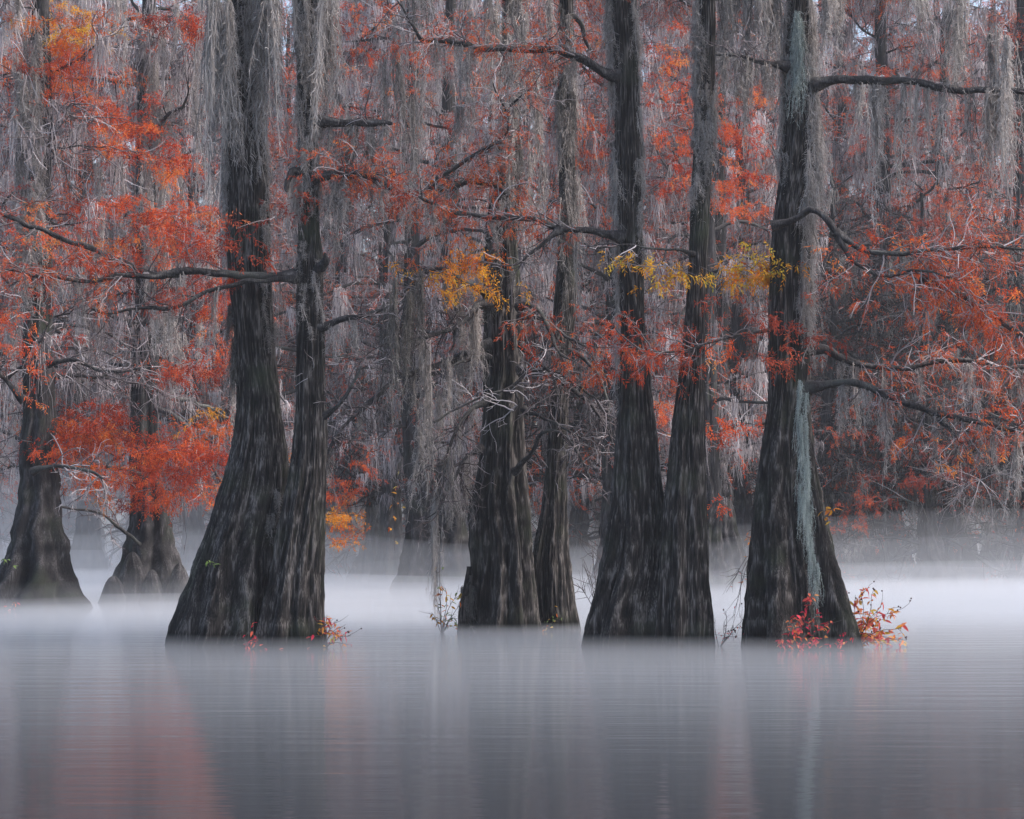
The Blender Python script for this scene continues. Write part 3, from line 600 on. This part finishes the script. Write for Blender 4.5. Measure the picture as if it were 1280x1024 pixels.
# red sprays scattered among the far crowns
T20 = bt('mossy cypress with scattered red sprays behind the very dark fluted trunk', 560, 82, 83, H=24, nlimb=40, moss_n=3200, twig_n=1900, leaf_n=700, leafmat='red', base_r=1.0, up_r=0.45)
T21 = bt('mossy cypress with coral red sprays behind the slender smooth trunk', 905, 78, 84, H=24, nlimb=40, moss_n=3200, twig_n=1900, leaf_n=900, leafmat='red', base_r=1.0, up_r=0.4)
T22 = bt('cypress with rust coloured foliage in shade at the far right', 1190, 88, 85, H=25, nlimb=40, moss_n=1900, twig_n=1900, leaf_n=1200, leafmat='rust', base_r=1.1, up_r=0.4)
foliage_mass(T20, [(450, 40, 60, 45, .4), (440, 180, 60, 60, .3), (560, 120, 90, 60, .25), (740, 200, 30, 90, .45), (430, 590, 30, 40, .5), (720, 60, 60, 50, .3), (350, 130, 30, 60, .3)], 74.5, 605, 'red', (0, .8), 1.2, leaf=(.06, .11), wd=.022)
foliage_mass(T21, [(925, 210, 40, 55, .8), (840, 180, 40, 70, .5), (860, 60, 60, 50, .3), (920, 150, 40, 40, .6), (830, 520, 20, 40, .4)], 71, 606, 'red', (.1, .9), 1.1, leaf=(.06, .11), wd=.022)
foliage_mass(T22, [(1100, 140, 60, 50, .4), (1200, 120, 60, 60, .3), (1180, 270, 90, 30, .5), (1250, 180, 40, 60, .4), (1130, 590, 90, 16, .5), (1080, 640, 80, 20, .4), (1230, 560, 70, 20, .4), (1100, 540, 60, 16, .3)], 81, 607, 'rust', (0, .6), 0.7, leaf=(.06, .11), wd=.022)

# bare twigs of the left shore tree
limb(T8, [(60, 455), (90, 450), (130, 465), (175, 462)], 3.0, 1.2, 57.5, 57, 701, twigs=20, tw=(.5, 1.6), twr=0.009, pale=.5)
limb(T8, [(30, 500), (0, 470), (-30, 462)], 3.5, 1.5, 57.5, 57, 702, twigs=26, tw=(.5, 1.8), twr=0.009, pale=.5)
limb(T8, [(40, 590), (70, 582), (115, 590), (130, 600)], 3, 1.5, 57.5, 57, 703, twigs=12, tw=(.5, 1.4), twr=0.010, pale=.8)
limb(T9, [(195, 600), (160, 588), (125, 583), (70, 580)], 3.6, 1.6, 64, 62, 704, twigs=10, twr=0.011)
limb(T9, [(190, 440), (150, 462), (110, 475), (80, 480)], 3.6, 1.6, 64, 62, 705, twigs=12, twr=0.011)
limb(T9, [(200, 415), (170, 405), (140, 395), (115, 382)], 3.4, 1.6, 64, 62, 706, twigs=12, twr=0.011)
limb(T9, [(185, 690), (150, 660), (120, 640), (60, 632)], 2.4, 1.2, 64, 62, 707, twigs=12, twr=0.01, pale=.7)

# ------------------------------------------------------------------ shrubs, sprigs, stump, knees, floating leaves
def leaf_mesh(mat, name='leaf', wd=0.42, fold=0.12):
    st = np.array([0, .25, .6, 1.0]); ww = np.array([.03, .85, .8, .02])*wd/2; zz = -0.18*st**2
    v = []
    for a_, b_, c_ in zip(st, ww, zz): v += [(a_, -b_, c_+b_*fold*4), (a_, 0, c_), (a_, b_, c_+b_*fold*4)]
    f = []
    for q in range(3):
        f += [[3*q, 3*q+3, 3*q+4, 3*q+1], [3*q+1, 3*q+4, 3*q+5, 3*q+2]]
    m = MB(); m.add(np.array(v), np.array(f), 0.5); return m.mesh(name, mat, smooth=True)
LEAF = {k_: leaf_mesh(M[k_]) for k_ in ('leaf_red', 'leaf_crimson', 'leaf_yellow', 'leaf_green')}
def leaf(parent, p, size, rng, key, name='leaf', d=None, flat=False):
    o = bpy.data.objects.new(name, LEAF[key]); COL.objects.link(o)
    if parent is not None: o.parent = parent; p = np.asarray(p)-np.array(parent['_org'])
    o.location = p
    o.rotation_euler = (rng.normal()*0.1, rng.normal()*0.1, rng.random()*6.283) if flat else (rng.normal()*0.7, rng.normal()*0.5+0.25, rng.random()*6.283)
    o.scale = (size,)*3; return o
def shrub(label, base, tips, D, seed, key, nleaf, size, group=None, cat='shrub', name='shrub', berries=0, sub=3, r=0.006, pale=0.2, sag=0.0, z0=None, sublen=(0.15, 0.35), lmin=0.25, dd=0.25):
    rng = rg(seed); b = P(*base, D)
    if z0 is not None: b[2] = z0
    root = thing(name, label, cat, tuple(float(q) for q in b), group); K = 10; C = []
    for (x, y) in tips:
        e_ = P(x, y, D+rng.normal()*dd); mid = (b+e_)/2+np.array([0, 0, 0.12*np.linalg.norm(e_-b)-sag])+rng.normal(size=3)*0.04
        C.append(crom(np.array([b, mid, e_]), K))
    C = np.array(C)+np.cumsum(rng.normal(size=(len(tips), K, 3))*0.006, 1); C[:, 0] = b
    S, _, _ = spawn(C, sub*len(tips), sublen[0], sublen[1], 6, rng, spread=0.9, wig=0.15, tmin=0.3)
    for c in C: MB().tubes(c[None], r*np.linspace(1.4, .5, K), 5, pale).build('stem', M['twig'], root)
    MB().tubes(S, r*0.6*np.linspace(1.2, .5, 6), 4, pale).build('twig_spray', M['twig'], root, kind='stuff')
    for q in range(nleaf):
        src = C if rng.random() < 0.4 else S
        c = src[rng.integers(len(src))]; p = c[int((lmin+(1-lmin)*rng.random())*(len(c)-1))]
        if p[2] < 0.02: continue
        leaf(root, p+rng.normal(size=3)*0.012, size*(0.65+0.6*rng.random()), rng, key if isinstance(key, str) else key[rng.integers(len(key))])
    if berries:
        m = MB(); ids = rng.integers(0, len(S), berries); p = S[ids, -1]+rng.normal(size=(berries, 3))*0.015
        a_ = np.linspace(0, np.pi, 5); c = np.stack([p+np.array([0, 0, 1])*(-0.014*math.cos(q)) for q in a_], 1)
        m.tubes(c, 0.014*np.sin(a_)+0.0005, 6, rng.random(berries)); m.build('berry_cluster', M['berry'], root, smooth=True, kind='stuff')
    return root
shrub('bushy red and orange shrub with dark berries growing from the water', (1066, 808), [(1052, 728), (1066, 745), (1074, 735), (1088, 742), (1100, 758), (1118, 768), (1126, 785), (1112, 800), (1094, 778), (1080, 765), (1122, 800)], 39.6, 801, ['leaf_red', 'leaf_red', 'leaf_yellow'], 298, 0.125, berries=40, z0=-0.05, sub=4)
shrub('crimson leafed shrub spreading across the foot of the broad trunk', (1000, 808), [(972, 800), (985, 790), (996, 768), (1014, 742), (1022, 770), (1038, 782), (1052, 776), (1060, 800), (965, 806), (1030, 800)], 38.75, 802, ['leaf_crimson', 'leaf_crimson', 'leaf_red'], 230, 0.092, z0=-0.05, sub=4, r=0.005)
shrub('small red orange shrub in the water beside the slimmer fused trunk', (403, 808), [(408, 766), (420, 776), (432, 780), (438, 796), (420, 798), (404, 780), (434, 806)], 39.7, 803, ['leaf_red', 'leaf_yellow', 'leaf_crimson'], 80, 0.10, berries=18, z0=-0.05)
shrub('tiny crimson sprig at the joint of the fused trunks', (313, 810), [(304, 796), (313, 783), (320, 796), (322, 806), (306, 806)], 39.2, 804, 'leaf_crimson', 30, 0.09, z0=-0.05, sublen=(0.05, 0.15))
shrub('spindly vine shrub with small yellow leaves beside a leaning stump', (552, 793), [(545, 700), (550, 690), (558, 735), (572, 742), (582, 752), (560, 775), (545, 745), (568, 770), (540, 765)], 45.2, 805, ['leaf_yellow', 'leaf_yellow', 'leaf_green'], 75, 0.10, z0=-0.05, pale=0.3)
shrub('thin dark twig shrub with few red leaves between two trunks', (899, 806), [(894, 770), (906, 764), (902, 785), (912, 798), (930, 775)], 40.1, 806, 'leaf_crimson', 26, 0.05, berries=14, z0=-0.05)
shrub('few red leaves at the foot of the wide buttressed tree', (12, 764), [(8, 752), (12, 748), (18, 758)], 57.0, 807, 'leaf_red', 12, 0.09, z0=-0.05, sublen=(0.05, 0.15))
shrub('sprig of large golden leaves on the side of the broad trunk', (1018, 646), [(1036, 630), (1046, 640), (1040, 655), (1030, 652)], 39.6, 808, 'leaf_yellow', 11, 0.15, cat='leaf sprig', name='leaf_sprig', sub=1, r=0.004, lmin=0.8, sublen=(0.03, 0.08), dd=0.05)
shrub('green leaf sprig on the flank of the broad leaning trunk', (262, 712), [(252, 706), (258, 703), (268, 706)], 39.85, 809, 'leaf_green', 7, 0.10, cat='leaf sprig', name='leaf_sprig', sub=1, r=0.003, lmin=0.7, sublen=(0.03, 0.06), dd=0.03)
shrub('yellow green creeper at the foot of the slim curved trunk', (676, 793), [(680, 768), (688, 776), (700, 758), (703, 772), (692, 784), (684, 790)], 45.6, 810, ['leaf_yellow', 'leaf_green'], 34, 0.06, z0=-0.05, cat='creeper', name='creeper', r=0.004, sublen=(0.05, 0.2))
shrub('hanging vine with a few yellow leaves in the hazy gap', (490, 560), [(494, 690), (498, 650)], 58, 811, 'leaf_yellow', 14, 0.13, cat='vine', name='vine', sub=3, r=0.006, lmin=0.6, dd=0.05)
shrub('green leaf sprig on the wide buttressed tree', (8, 712), [(4, 704), (14, 700), (18, 706)], 57.3, 812, 'leaf_green', 9, 0.12, cat='leaf sprig', name='leaf_sprig', sub=1, r=0.004, lmin=0.6, sublen=(0.04, 0.08), dd=0.05)
shrub('leafless tangled brush standing in mist behind the ridged trunk', (748, 755), [(728, 700), (738, 688), (750, 690), (762, 700), (735, 720), (768, 720), (722, 730)], 55, 813, 'leaf_yellow', 5, 0.07, cat='brush', name='dead_brush', sub=10, r=0.009, z0=-0.05, pale=0.3, sublen=(0.3, 0.8))
shrub('bare hanging roots and twigs between the slender and broad trunks', (942, 690), [(925, 772), (914, 788), (906, 742), (930, 796)], 40.3, 814, 'leaf_red', 8, 0.06, cat='brush', name='dead_brush', sub=7, r=0.005, pale=0.5, sag=-0.12, sublen=(0.2, 0.5))
shrub('leafless brush in front of the far bank under the right limbs', (1225, 600), [(1180, 640), (1205, 660), (1240, 670), (1260, 640), (1275, 600), (1200, 610), (1170, 600)], 42, 815, 'leaf_red', 6, 0.05, cat='brush', name='dead_brush', sub=9, r=0.005, pale=0.8, sublen=(0.2, 0.7))
ST = front_tree('short leaning dead stump hung with moss in the water', [(793, 571, 591), (760, 574, 590), (730, 580, 591), (712, 584, 590)], 45.3, 820, ztop=1.2, nz=50, nth=90, nridge=16)
ST.root.name = 'dead_stump'; ST.root['category'] = 'stump'
moss_on_trunk(ST, 715, 750, 7, 821, (25, 50), wid=0.6, pool=BEARDS_D)
moss_rect(T3, 541, 548, 600, 640, 120, 170, 4, 45.0, 822, wid=0.5, dd=0.1)
for q, (px, wp, top) in enumerate(((142, 30, 720), (166, 36, 690), (190, 26, 712), (207, 24, 700), (224, 30, 704))):
    D_ = 63.2+0.3*(q % 2); s_ = D_/F; h_ = HC+(HY-top)*s_; z = np.linspace(-0.4, h_, 40); u_ = np.clip(z/h_, 0, 1)
    R = np.maximum(wp/2*s_*(1.25-0.75*u_)*np.sqrt(np.clip(1.02-u_**6, 0, 1)), 0.02); x_ = (px-640)/F*D_
    trunk_mesh(x_+0*z, D_+0*z, R, z, 830+q, nth=60, lobes=4, lobe_amp=0.1, nridge=16).build('knee', M['bark_far'], T9.root, smooth=True)
r_ = rg(77)
for q in range(26):
    px, py = (r_.uniform(950, 1135), r_.uniform(806, 816)) if q < 18 else ((r_.uniform(300, 440), r_.uniform(806, 813)))
    D_ = HC*F/(py-HY); o = leaf(None, (P(px, py, D_)[0], D_, 0.012), 0.06+0.03*r_.random(), r_, 'leaf_crimson', 'floating_leaf', flat=True)
    o['label'] = 'fallen crimson leaf floating at the foot of the broad trunk' if q < 18 else 'fallen crimson leaf floating before the fused trunks'
    o['category'] = 'leaf'; o['group'] = 'leaves floating by the broad trunk' if q < 18 else 'leaves floating by the fused trunks'

# ------------------------------------------------------------------ haze and mist
def box(name, x0, x1, y0, y1, z0, z1, mat):
    v = [(x, y, z) for z in (z0, z1) for y in (y0, y1) for x in (x0, x1)]
    me = bpy.data.meshes.new(name); me.from_pydata(v, [], [(0, 2, 3, 1), (4, 5, 7, 6), (0, 1, 5, 4), (2, 6, 7, 3), (0, 4, 6, 2), (1, 3, 7, 5)])
    me.materials.append(mat); o = bpy.data.objects.new(name, me); COL.objects.link(o); return o
hz = box('haze', -620, 620, -210, 910, -1.0, 52, vol_mat('haze_air', 0.0004, (0.93, 0.94, 0.98)))
hz['kind'] = 'stuff'; hz['label'] = 'thin blue grey haze filling the air of the swamp'; hz['category'] = 'haze'
def mist(prof, density, seed, X=120):
    """a low bank of mist lying across the water; prof gives its height over the distance from the shore side"""
    rng = rg(seed); nx, ny = 70, 44; x = np.linspace(-X, X, nx); pr = np.array(prof, float)
    y = np.linspace(pr[0, 0], pr[-1, 0], ny); hy = smooth1(np.interp(y, pr[:, 0], pr[:, 1]), 2); hy[0] = hy[-1] = 0
    g = rng.random((nx, ny)); 
    for _ in range(3): g = (g+np.roll(g, 1, 0)+np.roll(g, -1, 0)+np.roll(g, 1, 1)+np.roll(g, -1, 1))/5
    g = np.clip(1+(g-g.mean())/g.std()*0.22, 0.4, 1.7); sh = smooth1(rng.normal(size=nx), 4)*5
    top = np.stack([np.broadcast_to(x[:, None], (nx, ny)), y[None]+sh[:, None]*(hy/hy.max())[None]*0.6, hy[None]*g*np.clip(1.2*(1-(x/X)**6), 0, 1)[:, None]], -1)
    bot = top.copy(); bot[..., 2] = -0.25; V = np.concatenate([top.reshape(-1, 3), bot.reshape(-1, 3)])
    id = np.arange(nx*ny).reshape(nx, ny); o2 = nx*ny
    f = np.stack([id[:-1, :-1], id[1:, :-1], id[1:, 1:], id[:-1, 1:]], -1).reshape(-1, 4)
    fs = f.tolist()+(f[:, ::-1]+o2).tolist()
    ring = list(id[:, 0])+list(id[-1, 1:])+list(id[-2::-1, -1])+list(id[0, -2:0:-1])
    fs += [[ring[k], ring[k]+o2, ring[(k+1) % len(ring)]+o2, ring[(k+1) % len(ring)]] for k in range(len(ring))]
    me = bpy.data.meshes.new('mist'); me.from_pydata(V.tolist(), [], [[int(q) for q in w_] for w_ in fs]); me.materials.append(vol_mat('mist_air', density, (0.95, 0.97, 1.0), 0.1))
    o = bpy.data.objects.new('mist', me); COL.objects.link(o); o['kind'] = 'stuff'
    o['label'] = 'low white mist lying on the water between the trees'; o['category'] = 'mist'; return o
mist([(11, 0), (28, 0.14), (44, 0.26), (70, 0.30), (118, 0.32), (150, 0.3), (178, 0)], 0.055, 1)
mist([(36, 0), (54, 0.32), (74, 0.75), (112, 1.15), (150, 0.7), (178, 0)], 0.020, 3)
mist([(46, 0), (66, 1.0), (84, 2.6), (110, 6.0), (135, 4.0), (178, 0)], 0.017, 2, X=130)
for o in bpy.data.objects:
    if '_org' in o.keys(): del o['_org']
